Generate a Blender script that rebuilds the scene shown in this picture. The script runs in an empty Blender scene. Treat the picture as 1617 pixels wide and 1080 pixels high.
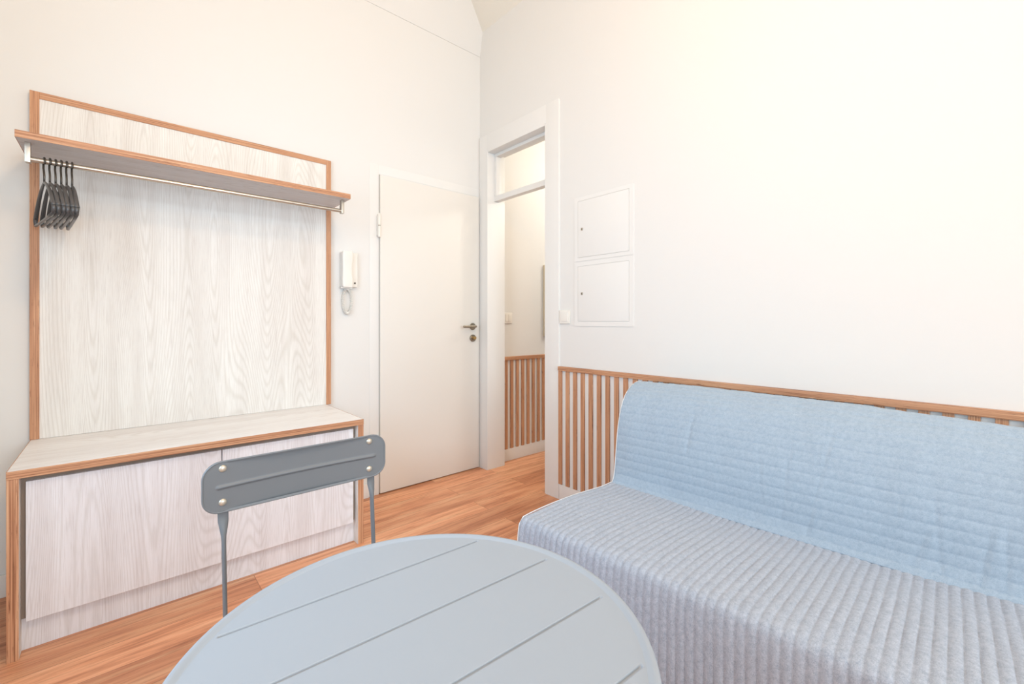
import bpy, bmesh, math, random
from mathutils import Vector, Matrix, noise as mn
from math import sin, cos, pi, radians, sqrt

S = bpy.context.scene
COL = S.collection
random.seed(7)

# ------------------------------------------------------------------ camera
FX = 699.0
cam_d = bpy.data.cameras.new('camera')
cam = bpy.data.objects.new('camera', cam_d)
COL.objects.link(cam)
cam_d.sensor_fit = 'HORIZONTAL'
cam_d.sensor_width = 36.0
cam_d.lens = FX / 1617 * 36.0
cam_d.shift_y = -(540 - 509) / 1617
cam_d.clip_start = 0.02
TH = radians(48.406)                      # viewing direction, measured from +X
cam.location = (0, 0, 1.065)
cam.rotation_euler = (pi / 2, 0, TH - pi / 2)
S.camera = cam

# ------------------------------------------------------------------ world, lights, exposure
w = bpy.data.worlds.new('world')
S.world = w
w.use_nodes = True
bg = w.node_tree.nodes['Background']
bg.inputs[0].default_value = (0.75, 0.87, 1.0, 1)
bg.inputs[1].default_value = 1.0


def area(name, loc, rot, sx, sy, power, color, spread=180):
    l = bpy.data.lights.new(name, 'AREA')
    l.shape = 'RECTANGLE'
    l.size, l.size_y = sx, sy
    l.energy = power
    l.color = color
    l.spread = radians(spread)
    o = bpy.data.objects.new(name, l)
    o.location = loc
    o.rotation_euler = rot
    COL.objects.link(o)
    return o


def point(name, loc, r, power, color):
    l = bpy.data.lights.new(name, 'POINT')
    l.energy = power
    l.color = color
    l.shadow_soft_size = r
    o = bpy.data.objects.new(name, l)
    o.location = loc
    COL.objects.link(o)
    return o


# daylight through the window in the wall behind the camera
area('window_daylight', (0.62, -3.28, 1.62), (radians(82), 0, 0), 1.9, 1.75, 80, (0.76, 0.91, 1.0), 150)
area('side_window_daylight', (-0.70, 0.95, 1.50), (radians(84), 0, radians(-90)), 1.15, 1.35, 25, (0.50, 0.76, 1.0), 160)
# ceiling lamps: the room's and the corridor's
point('room_lamp_light', (0.50, 0.10, 2.72), 0.2, 52, (1.0, 0.65, 0.36))
point('corridor_lamp_light', (3.3, 1.8, 2.35), 0.12, 31, (1.0, 0.92, 0.82))

S.view_settings.view_transform = 'Standard'
S.view_settings.look = 'None'
S.view_settings.gamma = 1
S.view_settings.use_curve_mapping = False
S.view_settings.exposure = -0.03


# ------------------------------------------------------------------ materials
def srgb(r, g, b):
    f = lambda c: (c / 255 / 12.92) if c / 255 <= 0.04045 else ((c / 255 + 0.055) / 1.055) ** 2.4
    return (f(r), f(g), f(b), 1)


def mat(name, col, rough=0.5, metal=0.0, spec=0.5):
    m = bpy.data.materials.new(name)
    m.use_nodes = True
    b = m.node_tree.nodes['Principled BSDF']
    b.inputs['Base Color'].default_value = col
    b.inputs['Roughness'].default_value = rough
    b.inputs['Metallic'].default_value = metal
    b.inputs['Specular IOR Level'].default_value = spec
    return m


class NT:
    def __init__(s, m):
        s.t = m.node_tree
        s.b = s.t.nodes['Principled BSDF']

    def n(s, typ, **kw):
        nd = s.t.nodes.new(typ)
        for k, v in kw.items():
            setattr(nd, k, v)
        return nd

    def l(s, a, b):
        s.t.links.new(a, b)

    def coords(s, scale, src='Object', rot=(0, 0, 0), loc=(0, 0, 0)):
        tc = s.n('ShaderNodeTexCoord')
        mp = s.n('ShaderNodeMapping')
        mp.inputs['Scale'].default_value = scale
        mp.inputs['Rotation'].default_value = rot
        mp.inputs['Location'].default_value = loc
        s.l(tc.outputs[src], mp.inputs[0])
        return mp.outputs[0]

    def noise(s, vec, scale=1, detail=4, rough=0.5, dist=0.0):
        nd = s.n('ShaderNodeTexNoise')
        nd.inputs['Scale'].default_value = scale
        nd.inputs['Detail'].default_value = detail
        nd.inputs['Roughness'].default_value = rough
        nd.inputs['Distortion'].default_value = dist
        s.l(vec, nd.inputs['Vector'])
        return nd.outputs['Fac']

    def math(s, op, a, b=None, c=None):
        nd = s.n('ShaderNodeMath', operation=op)
        for i, v in enumerate((a, b, c)):
            if v is None:
                continue
            if isinstance(v, (int, float)):
                nd.inputs[i].default_value = v
            else:
                s.l(v, nd.inputs[i])
        return nd.outputs[0]

    def ramp(s, fac, stops):
        nd = s.n('ShaderNodeValToRGB')
        e = nd.color_ramp.elements
        while len(e) < len(stops):
            e.new(0.5)
        for i, (p, c) in enumerate(stops):
            e[i].position = p
            e[i].color = c
        s.l(fac, nd.inputs[0])
        return nd.outputs['Color']

    def mix(s, fac, a, b, mode='MIX'):
        nd = s.n('ShaderNodeMix', data_type='RGBA', blend_type=mode)
        if isinstance(fac, (int, float)):
            nd.inputs[0].default_value = fac
        else:
            s.l(fac, nd.inputs[0])
        for i, v in ((6, a), (7, b)):
            if isinstance(v, tuple):
                nd.inputs[i].default_value = v
            else:
                s.l(v, nd.inputs[i])
        return nd.outputs[2]

    def color(s, c):
        s.l(c, s.b.inputs['Base Color'])

    def bump(s, h, strength=0.2, dist=0.001):
        nd = s.n('ShaderNodeBump')
        nd.inputs['Strength'].default_value = strength
        nd.inputs['Distance'].default_value = dist
        s.l(h, nd.inputs['Height'])
        s.l(nd.outputs[0], s.b.inputs['Normal'])


def m_plaster(name, col):
    m = mat(name, col, 0.85, 0, 0.15)
    N = NT(m)
    h = N.noise(N.coords((1, 1, 1)), 140, 3)
    N.bump(h, 0.06, 0.001)
    return m


def m_ply(name, across, along):
    """Plywood edge: thin veneers stacked along `across`, grain running along `along` (0,1,2)."""
    m = mat(name, srgb(196, 128, 82), 0.5, 0, 0.35)
    N = NT(m)
    sc = [6, 6, 6]
    sc[across] = 330
    sc[along] = 2.5
    f = N.noise(N.coords(tuple(sc)), 1, 2, 0.6)
    sc2 = [30, 30, 30]
    sc2[across] = 260
    sc2[along] = 14
    g = N.noise(N.coords(tuple(sc2)), 1, 4, 0.7)
    c = N.ramp(f, [(0.30, srgb(146, 98, 70)), (0.46, srgb(190, 138, 104)), (0.58, srgb(204, 154, 118)), (0.72, srgb(220, 178, 142))])
    c2 = N.ramp(g, [(0.25, srgb(120, 66, 38)), (0.42, (1, 1, 1, 1))])
    N.color(N.mix(0.85, c, c2, 'MULTIPLY'))
    N.bump(g, 0.15, 0.0006)
    return m


def m_whitewash(name, across, along, seed=0.0, tint=(236, 233, 228)):
    """White-pigmented wood decor with cathedral grain along axis `along`."""
    m = mat(name, srgb(*tint), 0.48, 0, 0.3)
    N = NT(m)
    sc = [1.0, 1.0, 1.0]
    sc[across] = 4.2
    sc[along] = 0.42
    v = N.coords(tuple(sc), loc=(seed, seed * .7, seed * .3))
    f = N.noise(v, 1.0, 1.0, 0.35, 0.0)
    rings = N.math('SINE', N.math('MULTIPLY', f, 560.0))
    rings = N.math('POWER', N.math('MULTIPLY_ADD', rings, 0.5, 0.5), 2.6)
    s2 = [40, 40, 40]
    s2[across] = 420
    s2[along] = 9
    fib = N.noise(N.coords(tuple(s2)), 1, 4, 0.65)
    s3 = [1, 1, 1]
    s3[across] = 16
    s3[along] = 0.8
    broad = N.noise(N.coords(tuple(s3)), 1, 3, 0.5)
    k = N.math('MULTIPLY', rings, N.math('MULTIPLY_ADD', fib, 1.5, -0.30))
    c = N.ramp(k, [(0.0, srgb(*tint)), (0.75, srgb(tint[0] - 16, tint[1] - 18, tint[2] - 21))])
    b = N.ramp(broad, [(0.3, srgb(238, 234, 232)), (0.6, (1, 1, 1, 1))])
    c = N.mix(0.7, c, b, 'MULTIPLY')
    fb = N.ramp(fib, [(0.30, srgb(222, 216, 213)), (0.50, (1, 1, 1, 1))])
    c = N.mix(0.7, c, fb, 'MULTIPLY')
    N.color(c)
    N.bump(fib, 0.12, 0.0005)
    return m


def m_floor():
    m = mat('floor_planks', srgb(205, 130, 90), 0.42, 0, 0.4)
    N = NT(m)
    br = N.n('ShaderNodeTexBrick')
    br.offset = 0.37
    br.offset_frequency = 2
    br.inputs['Scale'].default_value = 1
    br.inputs['Brick Width'].default_value = 1.15
    br.inputs['Row Height'].default_value = 0.145
    br.inputs['Mortar Size'].default_value = 0.0010
    br.inputs['Mortar Smooth'].default_value = 0.3
    br.inputs['Color1'].default_value = (0.0, 0, 0, 1)
    br.inputs['Color2'].default_value = (1, 1, 1, 1)
    br.inputs['Mortar'].default_value = (0.5, 0.5, 0.5, 1)
    N.l(N.coords((1, 1, 1), loc=(0.3, 0.06, 0)), br.inputs['Vector'])
    rnd = N.n('ShaderNodeSeparateColor')
    N.l(br.outputs['Color'], rnd.inputs[0])
    # grain shifted per plank
    tc = N.n('ShaderNodeTexCoord')
    add = N.n('ShaderNodeVectorMath', operation='ADD')
    cmb = N.n('ShaderNodeCombineXYZ')
    N.l(N.math('MULTIPLY', rnd.outputs[0], 37.0), cmb.inputs[0])
    N.l(N.math('MULTIPLY', rnd.outputs[0], 11.0), cmb.inputs[2])
    N.l(tc.outputs['Object'], add.inputs[0])
    N.l(cmb.outputs[0], add.inputs[1])

    def stretched(sx, sy):
        mp = N.n('ShaderNodeMapping')
        mp.inputs['Scale'].default_value = (sx, sy, 1)
        N.l(add.outputs[0], mp.inputs[0])
        return mp.outputs[0]
    a = N.noise(stretched(1.3, 16), 1, 4, 0.6, 0.6)
    b = N.noise(stretched(5, 90), 1, 5, 0.7, 0.3)
    c = N.ramp(a, [(0.28, srgb(196, 130, 92)), (0.45, srgb(236, 167, 126)), (0.58, srgb(248, 186, 143)), (0.75, srgb(252, 204, 162))])
    d = N.ramp(b, [(0.3, srgb(176, 140, 122)), (0.55, (1, 1, 1, 1))])
    c = N.mix(0.6, c, d, 'MULTIPLY')
    tone = N.ramp(rnd.outputs[0], [(0, srgb(214, 206, 202)), (1, (1, 1, 1, 1))])
    c = N.mix(1.0, c, tone, 'MULTIPLY')
    c = N.mix(N.math('MULTIPLY', br.outputs['Fac'], 0.75), c, srgb(98, 54, 34))
    N.color(c)
    N.bump(N.math('SUBTRACT', b, N.math('MULTIPLY', br.outputs['Fac'], 1.0)), 0.18, 0.0007)
    return m


def m_fabric(name, col, dark):
    m = mat(name, col, 0.95, 0, 0.1)
    N = NT(m)
    v = N.coords((1, 1, 1))
    a = N.noise(v, 420, 3, 0.7)
    b = N.noise(v, 90, 4, 0.65)
    mixf = N.math('ADD', N.math('MULTIPLY', a, 0.55), N.math('MULTIPLY', b, 0.45))
    c = N.ramp(mixf, [(0.36, dark), (0.60, col)])
    N.color(c)
    N.b.inputs['Sheen Weight'].default_value = 0.25
    N.b.inputs['Sheen Roughness'].default_value = 0.5
    N.bump(a, 0.35, 0.0012)
    return m


M = {}
M['wall'] = m_plaster('white_wall_paint', srgb(229, 228, 225))
M['ceiling'] = m_plaster('ceiling_paint', srgb(230, 226, 216))
M['lacquer'] = mat('white_lacquer', srgb(232, 231, 228), 0.38, 0, 0.4)
M['door'] = mat('door_leaf_white', srgb(230, 226, 219), 0.42, 0, 0.4)
M['floor'] = m_floor()
M['ply_v'] = m_ply('plywood_edge_vertical', 0, 2)
M['ply_h'] = m_ply('plywood_edge_horizontal', 2, 0)
M['ply_vy'] = m_ply('plywood_slat', 1, 2)
M['ply_hy'] = m_ply('plywood_rail', 2, 1)
M['ww_v'] = m_whitewash('whitewashed_wood_vertical', 0, 2, 3.1)
M['ww_door'] = m_whitewash('whitewashed_wood_door', 0, 2, 9.7, (236, 236, 240))
M['ww_h'] = m_whitewash('whitewashed_wood_top', 1, 0, 5.3, (246, 244, 242))
M['plastic'] = mat('white_plastic', srgb(236, 233, 226), 0.35, 0, 0.5)
M['nickel'] = mat('brushed_nickel', srgb(196, 188, 176), 0.32, 0.9)
M['steel'] = mat('satin_steel', srgb(150, 143, 130), 0.35, 0.9)
M['brass'] = mat('worn_brass', srgb(190, 160, 110), 0.35, 0.9)
M['carcass'] = mat('shadowed_carcass_board', srgb(150, 132, 118), 0.7)  # board colour darkened to carry the shade in the gaps around the doors
M['dark'] = mat('dark_gap', srgb(52, 46, 42), 0.7)
M['hanger'] = mat('dark_grey_plastic', srgb(74, 72, 72), 0.32, 0, 0.6)
M['hook'] = mat('dark_hook_steel', srgb(84, 78, 72), 0.35, 0.7)
M['table'] = mat('grey_blue_powder_coat', srgb(156, 164, 173), 0.42, 0, 0.45)
M['chair'] = mat('grey_powder_coat', srgb(112, 116, 120), 0.42, 0, 0.45)
M['rivet'] = mat('rivet_metal', srgb(205, 196, 180), 0.35, 0.6)
M['seatfab'] = m_fabric('quilted_seat_fabric', srgb(182, 189, 201), srgb(146, 155, 170))
M['backfab'] = m_fabric('quilted_back_fabric', srgb(170, 186, 201), srgb(148, 166, 184))
M['pipe'] = mat('pale_piping', srgb(222, 224, 226), 0.9, 0, 0.1)
M['sofaframe'] = mat('sofa_frame_steel', srgb(120, 122, 124), 0.5, 0.6)
M['mattress'] = mat('mattress_ticking', srgb(225, 224, 220), 0.9, 0, 0.1)
M['glass'] = mat('clear_glass', (1, 1, 1, 1), 0.03, 0, 0.5)
M['glass'].node_tree.nodes['Principled BSDF'].inputs['Transmission Weight'].default_value = 1
M['glass'].node_tree.nodes['Principled BSDF'].inputs['IOR'].default_value = 1.02
M['shade'] = mat('lamp_glass', srgb(250, 246, 238), 0.4)
_b = M['shade'].node_tree.nodes['Principled BSDF']
_b.inputs['Emission Color'].default_value = (1.0, 0.86, 0.68, 1)
_b.inputs['Emission Strength'].default_value = 2.0


# ------------------------------------------------------------------ mesh helpers
def new():
    return bmesh.new()


def box(bm, x0, x1, y0, y1, z0, z1, bevel=0.0, seg=2):
    vs = [bm.verts.new((x, y, z)) for x in (x0, x1) for y in (y0, y1) for z in (z0, z1)]
    fs = [bm.faces.new([vs[i] for i in f]) for f in
          ((0, 1, 3, 2), (4, 6, 7, 5), (0, 4, 5, 1), (2, 3, 7, 6), (0, 2, 6, 4), (1, 5, 7, 3))]
    if bevel:
        es = list({e for f in fs for e in f.edges})
        bmesh.ops.bevel(bm, geom=es, offset=bevel, segments=seg, profile=0.7, affect='EDGES', clamp_overlap=True)
    return bm


def rect_pts(w, h, r, n=6):
    """rounded rectangle, centred, CCW"""
    out = []
    for cx, cy, a0 in ((w / 2 - r, h / 2 - r, 0), (-w / 2 + r, h / 2 - r, 90), (-w / 2 + r, -h / 2 + r, 180), (w / 2 - r, -h / 2 + r, 270)):
        for i in range(n + 1):
            a = radians(a0 + 90 * i / n)
            out.append((cx + r * cos(a), cy + r * sin(a)))
    return out


def loft(bm, rings, closed=True, cap0=True, cap1=True):
    """rings: lists of Vectors with the same length"""
    vr = [[bm.verts.new(p) for p in r] for r in rings]
    n = len(vr[0])
    for a, b in zip(vr, vr[1:]):
        for i in range(n if closed else n - 1):
            j = (i + 1) % n
            bm.faces.new((a[i], a[j], b[j], b[i]))
    if closed and cap0:
        bm.faces.new(list(reversed(vr[0])))
    if closed and cap1:
        bm.faces.new(vr[-1])
    return vr


def tube(bm, pts, ra, rb=None, n=12, up=Vector((0, 1, 0)), cap=True):
    """Sweep an ellipse along pts. ra/rb may be lists: ra is the half-width across `up`, rb along it."""
    pts = [Vector(p) for p in pts]
    k = len(pts)
    if rb is None:
        rb = ra
    ra = ra if isinstance(ra, (list, tuple)) else [ra] * k
    rb = rb if isinstance(rb, (list, tuple)) else [rb] * k
    rings = []
    for i, p in enumerate(pts):
        t = (pts[min(i + 1, k - 1)] - pts[max(i - 1, 0)]).normalized()
        s = t.cross(up)
        if s.length < 1e-4:
            s = t.cross(Vector((1, 0.13, 0)))
        s.normalize()
        u = s.cross(t).normalized()
        rings.append([p + s * (ra[i] * cos(2 * pi * j / n)) + u * (rb[i] * sin(2 * pi * j / n)) for j in range(n)])
    loft(bm, rings, True, cap, cap)


def lathe(bm, prof, origin, axis='z', n=32):
    """prof: (r, h) list, r>0; capped both ends"""
    o = Vector(origin)
    rings = []
    for r, h in prof:
        ring = []
        for j in range(n):
            a = 2 * pi * j / n
            c, s = r * cos(a), r * sin(a)
            v = {'z': (c, s, h), 'y': (c, h, -s), 'x': (h, c, s)}[axis]
            ring.append(o + Vector(v))
        rings.append(ring)
    loft(bm, rings)


def finish(o, smooth):
    if smooth:
        for p in o.data.polygons:
            p.use_smooth = True
        if smooth != 'all':
            o.data.set_sharp_from_angle(angle=radians(smooth))


def obj(name, bm, m, parent=None, smooth=35, base=None):
    """mesh in world coordinates -> object; with a parent the coordinates are made local to it"""
    bmesh.ops.recalc_face_normals(bm, faces=bm.faces)
    me = bpy.data.meshes.new(name)
    off = Vector((0, 0, 0))
    if parent is not None:
        q = parent
        while q is not None:
            off += Vector(q.location)
            q = q.parent
    elif base is not None:
        off = Vector(base)
    bmesh.ops.translate(bm, verts=bm.verts, vec=-off)
    bm.to_mesh(me)
    bm.free()
    o = bpy.data.objects.new(name, me)
    me.materials.append(m)
    COL.objects.link(o)
    if parent is not None:
        o.parent = parent
    elif base is not None:
        o.location = off
    finish(o, smooth)
    return o


def thing(name, label, cat, loc, group=None):
    o = bpy.data.objects.new(name, None)
    o.empty_display_size = 0.05
    o.location = loc
    COL.objects.link(o)
    o['label'] = label
    o['category'] = cat
    if group:
        o['group'] = group
    return o


def tag(o, label, cat, group=None):
    o['label'] = label
    o['category'] = cat
    if group:
        o['group'] = group
    return o


def struct(name, bm, m, parent=None, smooth=35):
    o = obj(name, bm, m, parent, smooth)
    if parent is None:
        o['kind'] = 'structure'
    return o


# ------------------------------------------------------------------ the room
YA = 2.60        # face of the wall with the entrance door
XB = 1.992       # face of the wall behind the sofa
XB2 = 2.135      # its corridor side
ZC = 3.19        # ceiling
XL = -0.62       # left wall
YR = -3.20       # wall behind the camera
XE = 4.2         # corridor end
YC = 1.35        # corridor side wall
OY0, OY1, OZ = 1.914, 2.512, 2.302     # doorway opening in the sofa wall

bm = new()
box(bm, XL - .1, XE + .1, YR - .1, YA + .12, -0.1, 0)
struct('floor', bm, M['floor'])

ZT = 4.20                               # top of the pitched room
XK = XB - (ZT - ZC) / 1.29
bm = new()
pr = [(XB, ZC), (XK, ZT), (XL - .1, ZT), (XL - .1, ZT + .1), (XK + .05, ZT + .1), (XB + .16, ZC), (XB + .16, ZC - .001)]
loft(bm, [[Vector((x, y, z)) for x, z in pr] for y in (YR - .1, YA + .12)])
struct('ceiling', bm, M['ceiling'])
bm = new()
box(bm, XB2 + .001, XE + .1, YC - .1, YA + .12, ZC, ZC + .1)
struct('ceiling_corridor', bm, M['ceiling'])

# wall with the entrance door: opening for the leaf, slightly inclined band above the seam
DX0, DX1, DZ = 1.205, 1.974, 1.982
bm = new()
YB2 = YA + .12
box(bm, XL - .1, DX0, YA, YB2, 0, 3.02)
box(bm, DX1, XE + .1, YA, YB2, 0, 3.02)
box(bm, DX0, DX1, YA, YB2, DZ, 3.02)
box(bm, DX0, DX1, YA + .055, YB2, 0, DZ)
vs = []
for x in (XL - .1, XB):
    vs.append([bm.verts.new(p) for p in ((x, YA - .0015, 3.021), (x, YB2, 3.021), (x, YB2, 4.25), (x, YA - .032 - .18 * (4.25 - ZC), 4.25))])
a, b = vs
bm.faces.new(a)
bm.faces.new(b[::-1])
for i in range(4):
    j = (i + 1) % 4
    bm.faces.new((a[i], b[i], b[j], a[j]))
box(bm, XB, XE + .1, YA, YB2, 3.02, ZC)
struct('wall_back', bm, M['wall'])

# sofa wall with the doorway
bm = new()
box(bm, XB, XB2, YR - .1, OY0, 0, ZC)
box(bm, XB, XB2, OY1, YA, 0, ZC)
box(bm, XB, XB2, OY0, OY1, OZ, ZC)
struct('wall_right', bm, M['wall'])

bm = new()
LY0, LY1, LZ0, LZ1 = .35, 1.55, .80, 2.20           # window in the left wall, just outside the view
box(bm, XL - .1, XL, YR - .1, LY0, 0, ZT)
box(bm, XL - .1, XL, LY1, YA, 0, ZT)
box(bm, XL - .1, XL, LY0, LY1, 0, LZ0)
box(bm, XL - .1, XL, LY0, LY1, LZ1, ZT)
struct('wall_left', bm, M['wall'])
bm = new()
for y0, y1 in ((LY0, LY0 + .05), (LY1 - .05, LY1)):
    box(bm, XL - .07, XL - .01, y0, y1, LZ0, LZ1, .003)
for z0, z1 in ((LZ0, LZ0 + .05), (LZ1 - .05, LZ1)):
    box(bm, XL - .07, XL - .01, LY0 + .05, LY1 - .05, z0, z1, .003)
struct('window_3', bm, M['lacquer'])

# wall behind the camera with the window
WX0, WX1, WZ0, WZ1 = -0.35, 1.59, 0.72, 2.52
bm = new()
box(bm, XL, WX0, YR - .1, YR, 0, ZT)
box(bm, WX1, XB, YR - .1, YR, 0, ZT)
box(bm, WX0, WX1, YR - .1, YR, 0, WZ0)
box(bm, WX0, WX1, YR - .1, YR, WZ1, ZT)
struct('wall_front', bm, M['wall'])
bm = new()
for x0, x1 in ((WX0, WX0 + .05), (0.595, 0.645), (WX1 - .05, WX1)):
    box(bm, x0, x1, YR - .07, YR - .01, WZ0, WZ1, .003)
for z0, z1 in ((WZ0, WZ0 + .05), (WZ1 - .05, WZ1)):
    box(bm, WX0 + .05, WX1 - .05, YR - .07, YR - .01, z0, z1, .003)
o = struct('window_1', bm, M['lacquer'])
bm = new()
box(bm, WX0 - .03, WX1 + .03, YR, YR + .18, WZ0 - .025, WZ0)
obj('window_sill', bm, M['lacquer'], o)

# corridor behind the doorway
bm = new()
box(bm, XB2, XE + .1, YC - .1, YC, 0, ZC)
struct('wall_corridor_side', bm, M['wall'])
bm = new()
box(bm, XE, XE + .1, YC, YA, 0, ZC)
struct('wall_corridor_end', bm, M['wall'])

# baseboards
bm = new()
box(bm, XL, DX0 - .07, YA - .014, YA, 0, .086, .003)
struct('baseboard_back', bm, M['lacquer'])
bm = new()
box(bm, XL, XL + .014, YR, YA - .014, 0, .086, .003)
struct('baseboard_left', bm, M['lacquer'])
bm = new()
box(bm, XB2 + .02, XE, YA - .034, YA, 0, .092, .003)
struct('baseboard_corridor', bm, M['lacquer'])
bm = new()
box(bm, XB - .012, XB, YR, 1.805, 0, .0935, .003)
struct('baseboard_right', bm, M['lacquer'])

# doorway casing: steel frame with rounded front edge, reveal and stop
t = struct('trim_1', box(new(), XB - .010, XB + .003, 1.808, OY0, 0, 2.417, .001), M['lacquer'])
obj('casing_leg', box(new(), XB - .010, XB + .003, OY1 - .002, 2.594, 0, 2.417, .001), M['lacquer'], t)
obj('casing_head', box(new(), XB - .010, XB + .003, OY0, OY1 - .002, OZ, 2.417, .001), M['lacquer'], t)
bm = new()
box(bm, XB - .010, XB2 + .012, OY1 - .012, OY1 + .004, 0, OZ, .004)
box(bm, XB - .010, XB2 + .012, OY0 - .004, OY0 + .012, 0, OZ, .004)
box(bm, XB - .010, XB2 + .012, OY0 + .012, OY1 - .012, OZ - .012, OZ + .004, .004)
obj('reveal_lining', bm, M['lacquer'], t)

# transom light over the doorway
TX0, TX1 = 2.046, 2.092
bm = new()
ya, yb, za, zb = OY0 + .012, OY1 - .012, 1.946, OZ - .012
box(bm, TX0, TX1, ya, yb, za, za + .038, .003)
box(bm, TX0, TX1, ya, yb, zb - .022, zb, .003)
box(bm, TX0, TX1, ya, ya + .024, za + .038, zb - .022, .003)
box(bm, TX0, TX1, yb - .024, yb, za + .038, zb - .022, .003)
o = struct('window_2', bm, M['lacquer'])
obj('pane', box(new(), 2.066, 2.071, ya + .020, yb - .020, za + .034, zb - .018), M['glass'], o, 0)


# ------------------------------------------------------------------ entrance door
bm = new()
ld = box(bm, DX0 + .003, DX1 - .003, YA - .012, YA + .030, 0.006, DZ - .003, .004)
door = struct('door_1', bm, M['door'])
fr = new()
box(fr, DX0 - .060, DX0 - .004, YA - .0018, YA + .001, 0, DZ + .060, .002)
box(fr, DX0 - .004, DX1 + .010, YA - .0018, YA + .001, DZ + .004, DZ + .060, .002)
box(fr, DX1 + .001, DX1 + .014, YA - .0018, YA + .001, 0, DZ + .004, .002)
struct('trim_2', fr, M['lacquer'])
for z0 in (1.590, 0.22):
    bm = new()
    lathe(bm, [(.007, z0), (.0085, z0 + .002), (.0085, z0 + .066), (.0088, z0 + .068)], (DX0 - .008, YA - .020, 0), n=20)
    lathe(bm, [(.0088, z0 + .074), (.0085, z0 + .076), (.0085, z0 + .143), (.007, z0 + .146)], (DX0 - .008, YA - .020, 0), n=20)
    box(bm, DX0 - .016, DX0 + .001, YA - .022, YA - .004, z0 + .01, z0 + .135)
    hg = obj('hinge', bm, M['plastic'], door)
    bm = new()
    lathe(bm, [(.0075, z0 + .068), (.0075, z0 + .074)], (DX0 - .008, YA - .020, 0), n=20)
    obj('hinge_ring', bm, M['steel'], hg)
# lever handle on a round rose, key cylinder below
hx, hz, dy = 1.914, 1.035, YA - .012
bm = new()
lathe(bm, [(.0255, dy), (.0255, dy - .006), (.023, dy - .009)], (hx, 0, hz), 'y', 28)
h = obj('handle_rose', bm, M['steel'], door)
bm = new()
tube(bm, [(hx, dy - .008, hz), (hx, dy - .040, hz), (hx - .006, dy - .050, hz), (hx - .018, dy - .054, hz), (hx - .115, dy - .054, hz)],
     .0085, n=14, up=Vector((0, 0, 1)))
obj('lever', bm, M['steel'], h)
bm = new()
lathe(bm, [(.0255, dy), (.0255, dy - .010), (.022, dy - .013)], (hx, 0, .951), 'y', 28)
k = obj('lock_rose', bm, M['steel'], door)
bm = new()
lathe(bm, [(.011, dy - .012), (.011, dy - .034), (.0095, dy - .036)], (hx, 0, .953), 'y', 20)
obj('lock_cylinder', bm, M['brass'], k)


# ------------------------------------------------------------------ slatted wainscots
def slats_on_x(x_front, ys, w, z0, z1):
    pass


PITCH = 0.05735
wn = thing('slatted_wainscot', 'white wall wainscot with brown plywood slats and top rail behind the sofa', 'wainscot', (XB - .03, .7, 0))
bm = new()
box(bm, XB - .006, XB - .001, -1.2, 1.806, .094, .778)
obj('backing_board', bm, M['lacquer'], wn)
obj('top_rail', box(new(), XB - .021, XB - .001, -1.2, 1.807, .776, .801, .001), M['ply_hy'], wn)
for i in range(50):
    y = 1.809 - i * PITCH
    if y < -1.15:
        break
    obj('slat', box(new(), XB - .0145, XB - .0055, y - .0272, y, .094, .777, .0008, 1), M['ply_vy'], wn)

wc = thing('slatted_wainscot', 'narrow slatted plywood wainscot in the corridor seen through the doorway', 'wainscot', (3.1, YA - .03, 0))
obj('backing_board', box(new(), XB2 + .02, XE, YA - .026, YA - .001, .092, .776), M['lacquer'], wc)
obj('top_rail', box(new(), XB2 + .02, XE, YA - .044, YA - .001, .774, .799, .001), M['ply_h'], wc)
for i in range(24):
    x = 2.206 + i * .0582
    obj('slat', box(new(), x, x + .0272, YA - .036, YA - .0255, .092, .775, .0008, 1), M['ply_v'], wc)


# ------------------------------------------------------------------ wall hatches, switches, intercom
def hatch(z0, z1, iz0, iz1, lockz, label):
    y0, y1 = 1.295, 1.690
    iy0, iy1 = 1.322, 1.664
    x = XB
    t = thing('access_hatch', label, 'wall hatch', (x, (y0 + y1) / 2, z0), 'flush white inspection hatches')
    bm = new()
    for b in ((y0, iy0 - .0012, z0, z1), (iy1 + .0012, y1, z0, z1), (iy0 - .0012, iy1 + .0012, z0, iz0 - .0012), (iy0 - .0012, iy1 + .0012, iz1 + .0012, z1)):
        box(bm, x - .0035, x + .0, b[0], b[1], b[2], b[3])
    obj('hatch_frame', bm, M['lacquer'], t)
    d = obj('hatch_door', box(new(), x - .0045, x - .0, iy0, iy1, iz0, iz1, .001), M['lacquer'], t)
    bm = new()
    lathe(bm, [(.0085, x - .0045), (.0085, x - .0062), (.0075, x - .0068)], (0, iy1 - .030, lockz), 'x', 20)
    lk = obj('lock', bm, M['nickel'], d)
    obj('keyhole', box(new(), x - .0074, x - .0066, iy1 - .0315, iy1 - .0285, lockz - .004, lockz + .004), M['dark'], lk)
    return t


hatch(1.4165, 1.786, 1.439, 1.763, 1.600, 'flush white metal wall hatch with a small lock, the upper of two')
hatch(1.043, 1.4145, 1.071, 1.387, 1.230, 'flush white metal wall hatch with a small lock, the lower of two')


def switch_x(x, yc, zc, label):
    t = thing('light_switch', label, 'light switch', (x, yc, zc))
    obj('switch_frame', box(new(), x - .009, x - .0005, yc - .0405, yc + .0405, zc - .0405, zc + .0405, .003), M['plastic'], t)
    obj('rocker', box(new(), x - .0125, x - .008, yc - .0275, yc + .0275, zc - .0275, zc + .0275, .002), M['plastic'], t)


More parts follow.
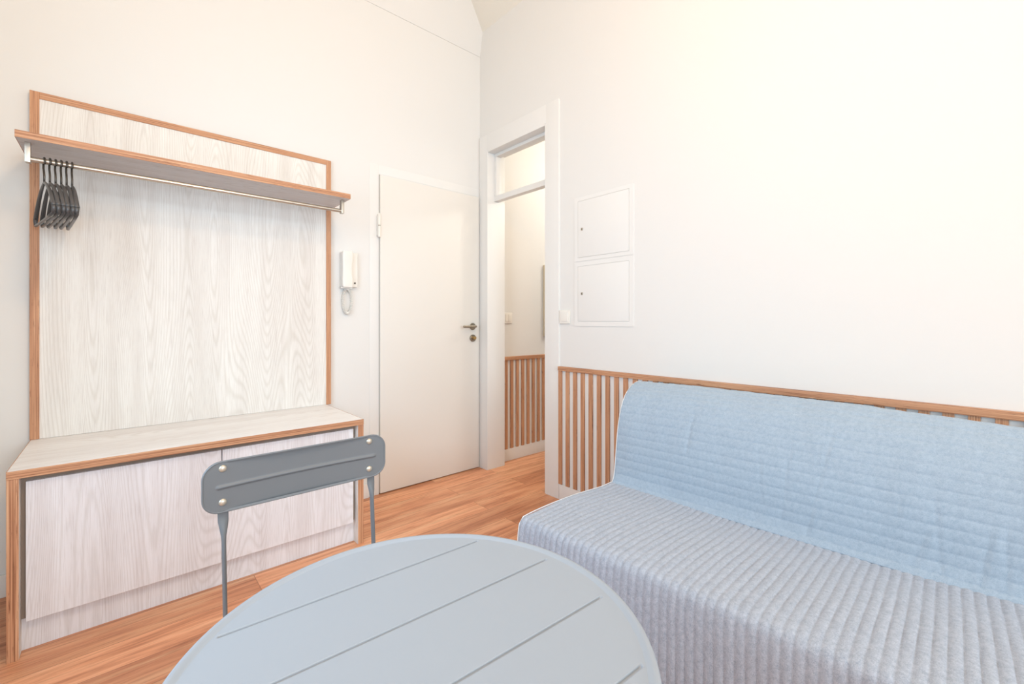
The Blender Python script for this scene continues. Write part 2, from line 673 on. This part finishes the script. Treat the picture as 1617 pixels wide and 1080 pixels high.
switch_x(XB, 1.765, 1.098, 'square white light switch beside the doorway frame under the hatches')
t = thing('light_switch', 'square white light switch on the corridor wall above the slats', 'light switch', (2.262, YA, 1.098))
obj('switch_frame', box(new(), 2.216, 2.302, YA - .010, YA - .0005, 1.058, 1.140, .003), M['plastic'], t)
obj('rocker', box(new(), 2.232, 2.258, YA - .0135, YA - .009, 1.072, 1.126, .002), M['plastic'], t)
obj('rocker', box(new(), 2.260, 2.286, YA - .0135, YA - .009, 1.072, 1.126, .002), M['plastic'], t)

# pale board on the corridor wall
t = tag(obj('wall_board', box(new(), 2.655, 3.20, YA - .032, YA - .0005, .95, 1.545, .004), mat('beige_board', srgb(222, 206, 176), .6), base=(2.9, YA, .95)),
        'pale beige board on the corridor wall, half hidden by the doorway edge', 'wall board')

# intercom
t = thing('intercom_phone', 'white intercom handset on the wall between coat rack and door', 'intercom', (1.005, YA, 1.272))
obj('base_plate', box(new(), .962, 1.058, YA - .030, YA - .0005, 1.272, 1.474, .006, 3), M['plastic'], t)
bm = new()
prof = rect_pts(.062, .026, .009, 5)
rings = []
for z, s, dy_ in ((1.270, .86, -.002), (1.275, 1, 0), (1.320, 1.0, 0), (1.345, .92, .004), (1.405, .92, .004), (1.430, 1, 0), (1.470, 1, 0), (1.477, .86, -.002)):
    rings.append([Vector((.990 + px * s, YA - .046 + dy_ + py * s, z)) for px, py in prof])
loft(bm, rings)
obj('handset', bm, M['plastic'], t)
obj('button', box(new(), 1.036, 1.045, YA - .0335, YA - .029, 1.291, 1.300, .001), M['dark'], t)
obj('cradle_ledge', box(new(), .958, 1.024, YA - .036, YA - .0295, 1.262, 1.272, .002), M['plastic'], t)
# coiled cord: helix around a loop
bm = new()
path = []
N_ = 460
for i in range(N_ + 1):
    u = i / N_
    a = -pi / 2 + 2 * pi * u
    cxp = 1.000 + .026 * cos(a + pi)
    czp = 1.190 + .072 * sin(a + pi)
    c = Vector((cxp, YA - .018, czp))
    tan = Vector((sin(a), 0, -cos(a) * 2.6)).normalized()
    sd = Vector((0, 1, 0)).cross(tan)
    ph = 2 * pi * 44 * u
    path.append(c + sd * (.0075 * cos(ph)) + Vector((0, 1, 0)) * (.0075 * sin(ph)))
path = [Vector((.990, YA - .03, 1.268))] + path
tube(bm, path, .0022, n=6)
obj('coiled_cord', bm, M['plastic'], t, 'all')


# ------------------------------------------------------------------ hallway bench cabinet
BX0, BX1, BY = -.263, .883, 2.072
bench = thing('bench_cabinet', 'low whitewashed wooden bench cabinet with two doors and brown plywood edges', 'cabinet', ((BX0 + BX1) / 2, 2.3, 0))
YW = YA - .016


def clad(name, parent, x0, x1, y0, y1, z0, z1, face, edge_mat, body_mat, edge=.0016):
    """board with a plywood edge strip on its front (-Y) side and on the listed ends"""
    o = obj(name, box(new(), x0 + (edge if 'l' in face else 0), x1 - (edge if 'r' in face else 0), y0 + edge, y1, z0, z1, .0005, 1), body_mat, parent)
    bm = new()
    box(bm, x0, x1, y0, y0 + edge, z0, z1, .0005, 1)
    if 'l' in face:
        box(bm, x0, x0 + edge, y0 + edge, y1, z0, z1)
    if 'r' in face:
        box(bm, x1 - edge, x1, y0 + edge, y1, z0, z1)
    e = obj('edge_band', bm, edge_mat, o)
    return o


clad('bench_top', bench, BX0, BX1, BY, YW, .5725, .5985, 'lr', M['ply_h'], M['ww_h'])
clad('side_panel', bench, BX0, BX0 + .0265, BY + .003, YW, 0, .5725, '', M['ply_v'], M['ww_v'])
clad('side_panel', bench, BX1 - .0265, BX1, BY + .003, YW, 0, .5725, '', M['ply_v'], M['ww_v'])
obj('plinth', box(new(), BX0 + .0265, BX1 - .0265, 2.130, 2.148, 0, .105), M['ww_door'], bench)
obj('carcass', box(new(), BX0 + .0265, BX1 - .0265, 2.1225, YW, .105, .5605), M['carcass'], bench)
SX = .309
obj('door', box(new(), BX0 + .0385, SX - .0015, 2.102, 2.121, .101, .5525, .0010, 1), M['ww_door'], bench)
obj('door', box(new(), SX + .0015, BX1 - .0385, 2.102, 2.121, .101, .5525, .0010, 1), M['ww_door'], bench)

# ------------------------------------------------------------------ coat rack panel standing on the bench
RX0, RX1, RZ0, RZ1 = -.265, .905, .5995, 1.985
RYF = 2.574
rack = thing('coat_rack', 'tall whitewashed wooden coat rack panel with brown plywood frame above the bench', 'coat rack', ((RX0 + RX1) / 2, YA - .02, RZ0))
FW = .027
obj('back_panel', box(new(), RX0 + FW, RX1 - FW, RYF + .004, YW + .010, RZ0, RZ1 - FW), M['ww_v'], rack)
obj('frame_post', box(new(), RX0, RX0 + FW, RYF, YW + .012, RZ0, RZ1, .0008, 1), M['ply_v'], rack)
obj('frame_post', box(new(), RX1 - FW, RX1, RYF, YW + .012, RZ0, RZ1, .0008, 1), M['ply_v'], rack)
obj('frame_rail', box(new(), RX0 + FW, RX1 - FW, RYF, YW + .012, RZ1 - FW, RZ1, .0008, 1), M['ply_h'], rack)
SY = 2.27
sx0, sx1 = -.2685, .8975
clad('hat_shelf', rack, sx0, sx1, SY, RYF - .0005, 1.704, 1.729, 'lr', M['ply_h'], m_whitewash('whitewashed_shelf', 1, 0, 7.7, (214, 210, 210)))
RODY, RODZ = 2.325, 1.648
for xb in (-.250, .866):
    bm = new()
    box(bm, xb, xb + .014, RODY - .014, RODY + .014, RODZ - .014, 1.7035, .0015)
    obj('rod_bracket', bm, M['nickel'], rack)
bm = new()
lathe(bm, [(.0095, -.236), (.0095, .866)], (0, RODY, RODZ), 'x', 20)
obj('clothes_rod', bm, M['nickel'], rack)


# ------------------------------------------------------------------ hangers
def make_hanger():
    """local frame: hangs from the origin (rod centre), spread along Y"""
    t = thing('coat_hanger', '', 'coat hanger', (0, 0, 0))
    bm = new()
    pts = []
    R = .0150
    for i in range(15):                                   # hook over the rod
        a = radians(-40 + 250 * i / 14)
        pts.append((0, -R * cos(a), R * sin(a) - .002))
    pts += [(0, .0145, -.022), (0, .006, -.036), (0, .000, -.050), (0, 0, -.085)]
    tube(bm, pts, .0031, n=8, up=Vector((1, 0, 0)))
    obj('hook', bm, M['hook'], t, 'all')
    bm = new()
    pts, ra, rb = [], [], []
    for i in range(33):                                   # curved shoulders
        u = i / 16 - 1
        y = .186 * u
        z = -.078 - .030 * abs(u) - .078 * abs(u) ** 1.9
        pts.append((0, y, z))
        ra.append(.0035 + .0035 * (abs(u)) ** .7)
        rb.append(.0050 + .0010 * (1 - abs(u)))
    tube(bm, pts, ra, rb, n=10, up=Vector((0, 0, 1)))
    for s in (-1, 1):
        tube(bm, [(0, s * .183, -.183), (0, s * .188, -.196), (0, s * .180, -.212)], [.007, .006, .005], [.005, .005, .005], n=10, up=Vector((0, 1, 0)))
    obj('shoulders', bm, M['hanger'], t, 'all')
    bm = new()
    tube(bm, [(0, -.181, -.210), (0, -.09, -.2125), (0, .09, -.2125), (0, .181, -.210)], .0052, .0042, n=10, up=Vector((0, 0, 1)))
    obj('trouser_bar', bm, M['hanger'], t, 'all')
    return t


H0 = make_hanger()
names = ['dark grey coat hanger on the rod, leftmost of six, nearest the left bracket',
         'dark grey coat hanger on the rod, second of six from the left',
         'dark grey coat hanger on the rod, third of six from the left',
         'dark grey coat hanger on the rod, fourth of six from the left',
         'dark grey coat hanger on the rod, fifth of six from the left',
         'dark grey coat hanger on the rod, rightmost of six']
for i, xh in enumerate((-.2030, -.1885, -.1740, -.1595, -.1455, -.1310)):
    if i == 0:
        h_ = H0
    else:
        h_ = H0.copy()
        COL.objects.link(h_)
        for ch in list(H0.children):
            c = ch.copy()
            COL.objects.link(c)
            c.parent = h_
    h_.location = (xh, RODY, RODZ + .0096 - .0150 + .0052)
    h_.rotation_euler = (0, 0, radians((12, 11, 10.5, 9, 8.5, 7)[i]))
    h_['label'] = names[i]
    h_['group'] = 'coat hangers on the rod'


# ------------------------------------------------------------------ sofa bed with quilted cover
SA = radians(3.3)
UU = Vector((sin(SA), -cos(SA), 0))
VV = Vector((cos(SA), sin(SA), 0))
SO = Vector((1.046, 1.139, 0))
LEN = 1.42


def SW(u, v, z):
    if v > .74:                          # the back leans closer to upright toward the wall
        v = .74 + (v - .74) * (1 - .42 * max(0, u) / LEN)
    return SO + UU * u + VV * v + Vector((0, 0, z))


sofa = thing('sofa_bed', 'light grey-blue sofa bed with quilted cover against the slatted wall', 'sofa', tuple(SW(LEN / 2, .45, 0)))


def arc_table(pts):
    pts = [Vector(p) for p in pts]
    d = [0]
    for a, b in zip(pts, pts[1:]):
        d.append(d[-1] + (b - a).length)
    return pts, d


def catmull(pts, n):
    """dense smooth polyline through 2-D pts, equal steps, with normals"""
    P = [Vector((p[0], p[1])) for p in pts]
    P = [P[0] * 2 - P[1]] + P + [P[-1] * 2 - P[-2]]
    dense = []
    for i in range(1, len(P) - 2):
        for k in range(24):
            t_ = k / 24
            a, b, c, d = P[i - 1], P[i], P[i + 1], P[i + 2]
            dense.append(0.5 * ((2 * b) + (c - a) * t_ + (2 * a - 5 * b + 4 * c - d) * t_ ** 2 + (3 * b - a - 3 * c + d) * t_ ** 3))
    dense.append(P[-2])
    L = [0]
    for a, b in zip(dense, dense[1:]):
        L.append(L[-1] + (b - a).length)
    out = []
    j = 0
    for i in range(n + 1):
        s = L[-1] * i / n
        while j < len(L) - 2 and L[j + 1] < s:
            j += 1
        f = (s - L[j]) / max(1e-9, L[j + 1] - L[j])
        out.append(dense[j].lerp(dense[j + 1], min(1, max(0, f))))
    nor = []
    for i in range(n + 1):
        tt = (out[min(i + 1, n)] - out[max(i - 1, 0)]).normalized()
        nor.append(Vector((-tt.y, tt.x)))
    return out, nor, L[-1]


def quilt_puff(x, pitch, amp, sharp=0.36):
    """rounded channel between stitch lines"""
    f = abs(sin(pi * x / pitch))
    return amp * (f ** sharp - 0.75)


def nz(x, y, z, s):
    return mn.noise(Vector((x * s, y * s, z * s)))


# seat cover: hangs from the front edge, runs to the crease; channels run front to back
seat_prof = [(-.014, .085), (-.012, .20), (-.008, .30), (-.003, .345), (.003, .367), (.018, .3795), (.05, .382), (.12, .383), (.22, .381),
             (.33, .375), (.43, .366), (.51, .359), (.58, .358), (.63, .352)]
pp, pn, pl = catmull(seat_prof, 120)
SP = .02365
nu = int(LEN / SP * 9)
bm = new()
rows = []
for i in range(nu + 1):
    u = LEN * i / nu
    row = []
    for j, (p, q) in enumerate(zip(pp, pn)):
        s = j / 120
        wav = .0030 * nz(u * 1.0, p.x * 1.0, p.y, 5.0) + .0016 * nz(u, p.x, 3.3, 17)
        # the rows of stitching wander a little sideways
        du = .0030 * nz(u * .6, s * 1.6, 1.7, 2.0) + .0008 * nz(u * 2, s * 5, 5.1, 2.0)
        k = quilt_puff(u + du, SP, .0050)
        # sag of the hammock-like seat away from the ends and small rise at the creased back
        sag = -.010 * sin(pi * min(1, u / LEN)) * max(0, min(1, (p.x - .05) / .3))
        drape = .006 * nz(u * .9, 0, 8.8, 6) * max(0, (.30 - p.y) / .22)
        h = k + wav + drape
        row.append(bm.verts.new(SW(u, p.x - q.x * -1 * 0 + q.x * h, p.y + q.y * h + sag)))
    rows.append(row)
for a, b in zip(rows, rows[1:]):
    for j in range(120):
        bm.faces.new((a[j], b[j], b[j + 1], a[j + 1]))
seat = obj('seat_cover', bm, M['seatfab'], sofa, 'all')
md = seat.modifiers.new('thick', 'SOLIDIFY')
md.thickness = .006
md.offset = -1

# back cover: rises from the crease, rounds over the top and drops behind
back_prof = [(.585, .345), (.607, .385), (.618, .45), (.630, .54), (.645, .615), (.664, .670), (.695, .722), (.735, .755),
             (.785, .777), (.835, .781), (.868, .766), (.885, .735), (.890, .60), (.890, .40)]
bp, bn, bl = catmull(back_prof, 300)
nu2 = 230
BPITCH = .0335
bm = new()
rows = []
for i in range(nu2 + 1):
    u = LEN * i / nu2
    row = []
    for j, (p, q) in enumerate(zip(bp, bn)):
        s = bl * j / 300
        ds = .004 * nz(u * 1.2, s * 2, 2.1, 2.5)
        k = quilt_puff(s + ds + .012, BPITCH, .0034, .34)
        wr = .0028 * nz(u * 1.6, s * .8, 4.2, 6.0) + .0016 * nz(u * 3.5, s * 1.1, 9.2, 9.0)
        # vertical creases pressed into the cover
        crease = 0
        for cu, lean, s0, s1, am in ((.318, .02, .18, .38, .0030), (.60, -.03, .05, .30, .0022), (.655, .02, .02, .34, .0022), (.73, .05, .0, .40, .0026),
                                     (.76, -.02, .2, .33, .0020), (.95, .03, .12, .24, .0022), (1.05, -.02, .0, .25, .0022), (1.12, .04, .0, .2, .0030), (1.17, .0, .0, .22, .0025), (.985, .08, .0, .18, .002)):
            c0 = cu + lean * (s - s0) / .3 + .006 * nz(s, cu, 0, 9)
            win = max(0, min(1, (s - s0) / .04)) * max(0, min(1, (s1 - s) / .05))
            crease -= .8 * am * win * math.exp(-((u - c0) / .0045) ** 2)
            crease += .25 * am * win * math.exp(-((u - c0 - .010) / .007) ** 2)
        bulge = .014 * sin(pi * min(1, u / LEN)) * math.exp(-((s - .16) / .15) ** 2)
        drop = (.007 * min(1, u / .25) - .034 * (u / LEN) ** 2.8) * max(0, min(1, (p.y - .45) / .3))
        h = k + wr + crease + bulge
        row.append(bm.verts.new(SW(u, p.x + q.x * h, p.y + q.y * h + drop)))
    rows.append(row)
for a, b in zip(rows, rows[1:]):
    for j in range(300):
        bm.faces.new((a[j], b[j], b[j + 1], a[j + 1]))
backc = obj('back_cover', bm, M['backfab'], sofa, 'all')
md = backc.modifiers.new('thick', 'SOLIDIFY')
md.thickness = .006
md.offset = -1

# pale bound edges at the ends of both covers
for u0 in (-.001, LEN + .001):
    bm = new()
    tube(bm, [SW(u0, p.x + .002 * q.x * 0, p.y) for p, q in list(zip(pp, pn))[::4]], .0019, n=8, up=UU)
    obj('piping', bm, M['pipe'], seat, 'all')
    bm = new()
    tube(bm, [SW(u0, p.x, p.y + (.007 * min(1, max(0, u0) / .25) - .034 * (max(0, u0) / LEN) ** 2.8) * max(0, min(1, (p.y - .45) / .3))) for p in bp[::6]], .0019, n=8, up=UU)
    obj('piping', bm, M['pipe'], backc, 'all')


def sofa_slab(bm, prof, u0, u1):
    loft(bm, [[SW(u, v, z) for v, z in prof] for u in (u0, u1)])


bm = new()
sofa_slab(bm, [(.010, .25), (.010, .345), (.035, .366), (.30, .362), (.60, .338), (.60, .24)], .010, LEN - .010)
obj('seat_mattress', bm, M['mattress'], sofa)
bm = new()
sofa_slab(bm, [(.628, .33), (.648, .54), (.685, .655), (.75, .722), (.83, .742), (.865, .71), (.872, .40), (.80, .32)], .010, LEN - .010)
obj('back_mattress', bm, M['mattress'], sofa)
bm = new()
for u in (.10, LEN - .10):
    tube(bm, [SW(u, .06, .235), SW(u, .82, .235)], .014, n=10, up=Vector((0, 0, 1)))
for v in (.06, .42, .82):
    tube(bm, [SW(.10, v, .235), SW(LEN - .10, v, .235)], .012, n=10, up=Vector((0, 0, 1)))
obj('base_frame', bm, M['sofaframe'], sofa)
for u in (.10, LEN - .10):
    for v in (.08, .80):
        obj('leg', (lambda b: (tube(b, [SW(u, v, .235), SW(u, v, 0)], .014, n=12), b)[1])(new()), M['sofaframe'], sofa)


# ------------------------------------------------------------------ round table
TZ = .68
TC = Vector((.273, .468, 0))
TR = .273
TA = radians(-3.0)
table = thing('round_table', 'round grey-blue metal table with pressed grooves beside the sofa', 'table', (TC.x, TC.y, 0))
# top: pressed sheet; grooves are real troughs in the sheet
bm = new()
GO = [.166, .046, -.074, -.184]
GR = TR - .014


def groove(x, y):
    d = 0
    for g in GO:
        hl = sqrt(max(0, TR * TR - g * g)) - .027
        ex = max(0, abs(x) - hl)
        e = y - g
        if abs(e) < .0026:
            k = min(1, (.0026 - abs(e)) / .0012)
            d = max(d, k * max(0, 1 - ex / .002))
    return -.0027 * d


prof_r = [GR, GR + .003, GR + .006, GR + .0095, GR + .0125, GR + .014, GR + .0135, GR + .011]
prof_z = [0, .0014, .0030, .0034, .0020, -.0015, -.016, -.017]
# polar-clipped grid: fine rows across the grooves
ys = []
y = -GR
step = GR * 2 / 60
base = [-GR + GR * 2 * i / 56 for i in range(57)]
fine = []
for g in GO:
    fine += [g + d * .0001 for d in (-36, -26, -22, -18, -14, 0, 14, 18, 22, 26, 36)]
ys = sorted([b for b in base if all(abs(b - g) > .006 for g in GO)] + fine)
NX = 170
gridv = []
for y in ys:
    hw = sqrt(max(1e-9, GR * GR - y * y))
    row = []
    for i in range(NX + 1):
        # denser columns near the ends
        t_ = -cos(pi * i / NX)
        x = hw * (0.35 * t_ + 0.65 * (2 * i / NX - 1))
        row.append((x, y))
    gridv.append(row)


def T3(x, y, z):
    return Vector((TC.x + x * cos(TA) - y * sin(TA), TC.y + x * sin(TA) + y * cos(TA), TZ + z))


vr = [[bm.verts.new(T3(x, y, groove(x, y))) for x, y in row] for row in gridv]
for a, b in zip(vr, vr[1:]):
    for i in range(NX):
        try:
            bm.faces.new((a[i], a[i + 1], b[i + 1], b[i]))
        except ValueError:
            pass
bmesh.ops.remove_doubles(bm, verts=bm.verts, dist=1e-5)
obj('table_top', bm, M['table'], table, 'all')
bm = new()
n = 160
rg = []
for r, z in [(GR - .004, -.0008), (GR - .001, -.0001)] + list(zip(prof_r, prof_z)) + [(GR + .007, -.012), (GR + .004, -.003), (GR - .004, -.0022)]:
    rg.append([T3(r * cos(2 * pi * j / n), r * sin(2 * pi * j / n), z) for j in range(n)])
vrr = loft(bm, rg, True, False, False)
for j in range(n):
    bm.faces.new((vrr[-1][j], vrr[-1][(j + 1) % n], vrr[0][(j + 1) % n], vrr[0][j]))
obj('rim', bm, M['table'], table, 'all')
bm = new()
for s in (-1, 1):
    tube(bm, [T3(s * .12, -.20, -.010), T3(s * .12, .20, -.010)], .008, .006, n=10, up=Vector((0, 0, 1)))
tube(bm, [T3(-.12, 0, -.016), T3(.12, 0, -.016)], .008, .006, n=10, up=Vector((0, 0, 1)))
obj('under_frame', bm, M['table'], table)
for sx in (-1, 1):
    for sy in (-1, 1):
        bm = new()
        tube(bm, [T3(sx * .12, sy * .19, -.016), T3(sx * .12, sy * .05, -.33), T3(sx * .13, sy * -.19, -TZ + .006)], .0085, .0085, n=12, up=Vector((1, 0, 0)))
        tube(bm, [T3(sx * .13, sy * -.19, -TZ + .02), T3(sx * .13, sy * -.192, -TZ)], .011, n=12, up=Vector((1, 0, 0)))
        obj('leg', bm, M['table'], table)


# ------------------------------------------------------------------ folding chair
CY = 1.085
chair = thing('folding_chair', 'grey metal folding chair with riveted curved backrest behind the round table', 'chair', (.322, .92, 0))
BW, BH, BZ = .396, .108, .7225


def bow(x):
    """slight hollow of the backrest across its width"""
    return .012 * (1 - (2 * x / BW) ** 2)


def TX(x):
    return .322 + x


# sheet with a rolled edge
outl = rect_pts(BW, BH, .034, 9)
bm = new()
layers = [(0.0, .0), (-.0016, .0006), (-.0046, .0034), (-.0050, .0058), (-.0026, .0072), (.0006, .0055), (.0022, .0018), (.0022, -.0040), (.0006, -.0072), (-.0035, -.0080)]
# ring of offsets (inwards, towards viewer)
rings = []
for ins, fw in [(-.0060, .0), (-.0042, .0003), (-.0030, .0016), (-.0016, .0024), (-.0004, .0016), (.0, -.0004), (-.0003, -.0034), (-.0014, -.0052), (-.0034, -.0056)]:
    ring = []
    sx = (BW + 2 * ins) / BW
    sz = (BH + 2 * ins) / BH
    for px, pz in outl:
        ring.append(Vector((TX(px * sx), CY + bow(px) - fw, BZ + pz * sz)))
    rings.append(ring)
loft(bm, rings, True, False, False)
obj_b = obj('backrest_rim', bm, M['chair'], chair, 'all')
# the plate with its raised rib
bm = new()
nx_, nz_ = 150, 60
iw, ih, ir = BW - .0055, BH - .0055, .0315


def plate_pt(a, b):
    z = ih / 2 * b
    az = abs(z)
    hw = iw / 2
    if az > ih / 2 - ir:
        d = az - (ih / 2 - ir)
        hw = iw / 2 - ir + sqrt(max(0, ir * ir - d * d))
    return hw * a, z


grid = []
bs = sorted([-1 + 2 * j / nz_ for j in range(nz_ + 1)] + [d * .0125 for d in range(-12, 13) if d % 1 == 0 and d != 0])
for b in bs:
    row = []
    for i in range(nx_ + 1):
        a = -1 + 2 * i / nx_
        x, z = plate_pt(a, b)
        ex = max(0, abs(x) - .168)
        dist = math.hypot(ex, z)
        rib = .0032 * math.exp(-(dist / .0030) ** 2)
        row.append(bm.verts.new((TX(x), CY + bow(x) - rib, BZ + z)))
    grid.append(row)
for a, b in zip(grid, grid[1:]):
    for i in range(nx_):
        bm.faces.new((a[i], a[i + 1], b[i + 1], b[i]))
bmesh.ops.remove_doubles(bm, verts=bm.verts, dist=1e-6)
pl_ = obj('backrest', bm, M['chair'], chair, 'all')
md = pl_.modifiers.new('thick', 'SOLIDIFY')
md.thickness = .0014
md.offset = -1
for rx in (-.161, .156):
    for rz in (.0385, -.0315):
        bm = new()
        yy = CY + bow(rx)
        lathe(bm, [(.0076, yy - .0002), (.0074, yy - .0022), (.0056, yy - .0042), (.0022, yy - .0052)], (TX(rx), 0, BZ + rz), 'y', 20)
        obj('rivet', bm, M['rivet'], pl_, 'all')
# posts: flat against the backrest, twisting edge-on below it
for s, x0, x1 in ((-1, -.161, -.155), (1, .159, .172)):
    bm = new()
    zs = [.765, .70, .665, .650, .635, .620, .605, .55, .50, .44, .36]
    pts, A_, B_ = [], [], []
    for z in zs:
        f = max(0, min(1, (.765 - z) / .36))
        yb_ = CY + bow(x0) + .0050
        y_ = yb_ if z > .64 else yb_ - .0030 - max(0, .44 - z) * .10
        pts.append((TX(x0 + (x1 - x0) * f), y_, z))
        g = max(0, min(1, (.655 - z) / .045))
        g = g * g * (3 - 2 * g)
        A_.append(.0098 * (1 - g) + .0042 * g)
        B_.append(.0016 * (1 - g) + .0088 * g)
    tube(bm, pts, A_, B_, n=14, up=Vector((0, 1, 0)))
    po = obj('back_post', bm, M['chair'], chair, 'all')
    bm = new()                                        # front leg: continues the post down and forward
    tube(bm, [pts[-1], (TX(x1), CY - .12, .25), (TX(x1), CY - .40, .010)], .0042, .0088, n=14, up=Vector((0, 1, 0)))
    tube(bm, [(TX(x1), CY - .398, .014), (TX(x1), CY - .402, 0)], .009, .011, n=12, up=Vector((0, 1, 0)))
    obj('leg', bm, M['chair'], chair, 50)
    bm = new()
    xi = x1 - s * .016
    tube(bm, [(TX(xi), CY - .385, .430), (TX(xi), CY - .17, .22), (TX(xi), CY - .005, .010)], .0042, .0088, n=14, up=Vector((0, 1, 0)))
    tube(bm, [(TX(xi), CY - .007, .014), (TX(xi), CY - .003, 0)], .009, .011, n=12, up=Vector((0, 1, 0)))
    obj('leg', bm, M['chair'], chair, 50)
bm = new()
so = rect_pts(.300, .340, .045, 8)
rings = []
for ins, dz in ((-.012, .4440), (-.006, .4475), (-.001, .4465), (0, .4420), (-.001, .4330), (-.004, .4320), (-.012, .4390)):
    rings.append([Vector((TX(px * (1 + 2 * ins / .300)), .885 + py * (1 + 2 * ins / .340), dz)) for px, py in so])
loft(bm, rings)
obj('seat', bm, M['chair'], chair)
for sy_, sz_ in ((.700, .424), (1.060, .150), (1.065, .424)):
    bm = new()
    tube(bm, [(TX(-.150), sy_, sz_), (TX(.160), sy_, sz_)], .006, n=10, up=Vector((0, 0, 1)))
    obj('stretcher', bm, M['chair'], chair)
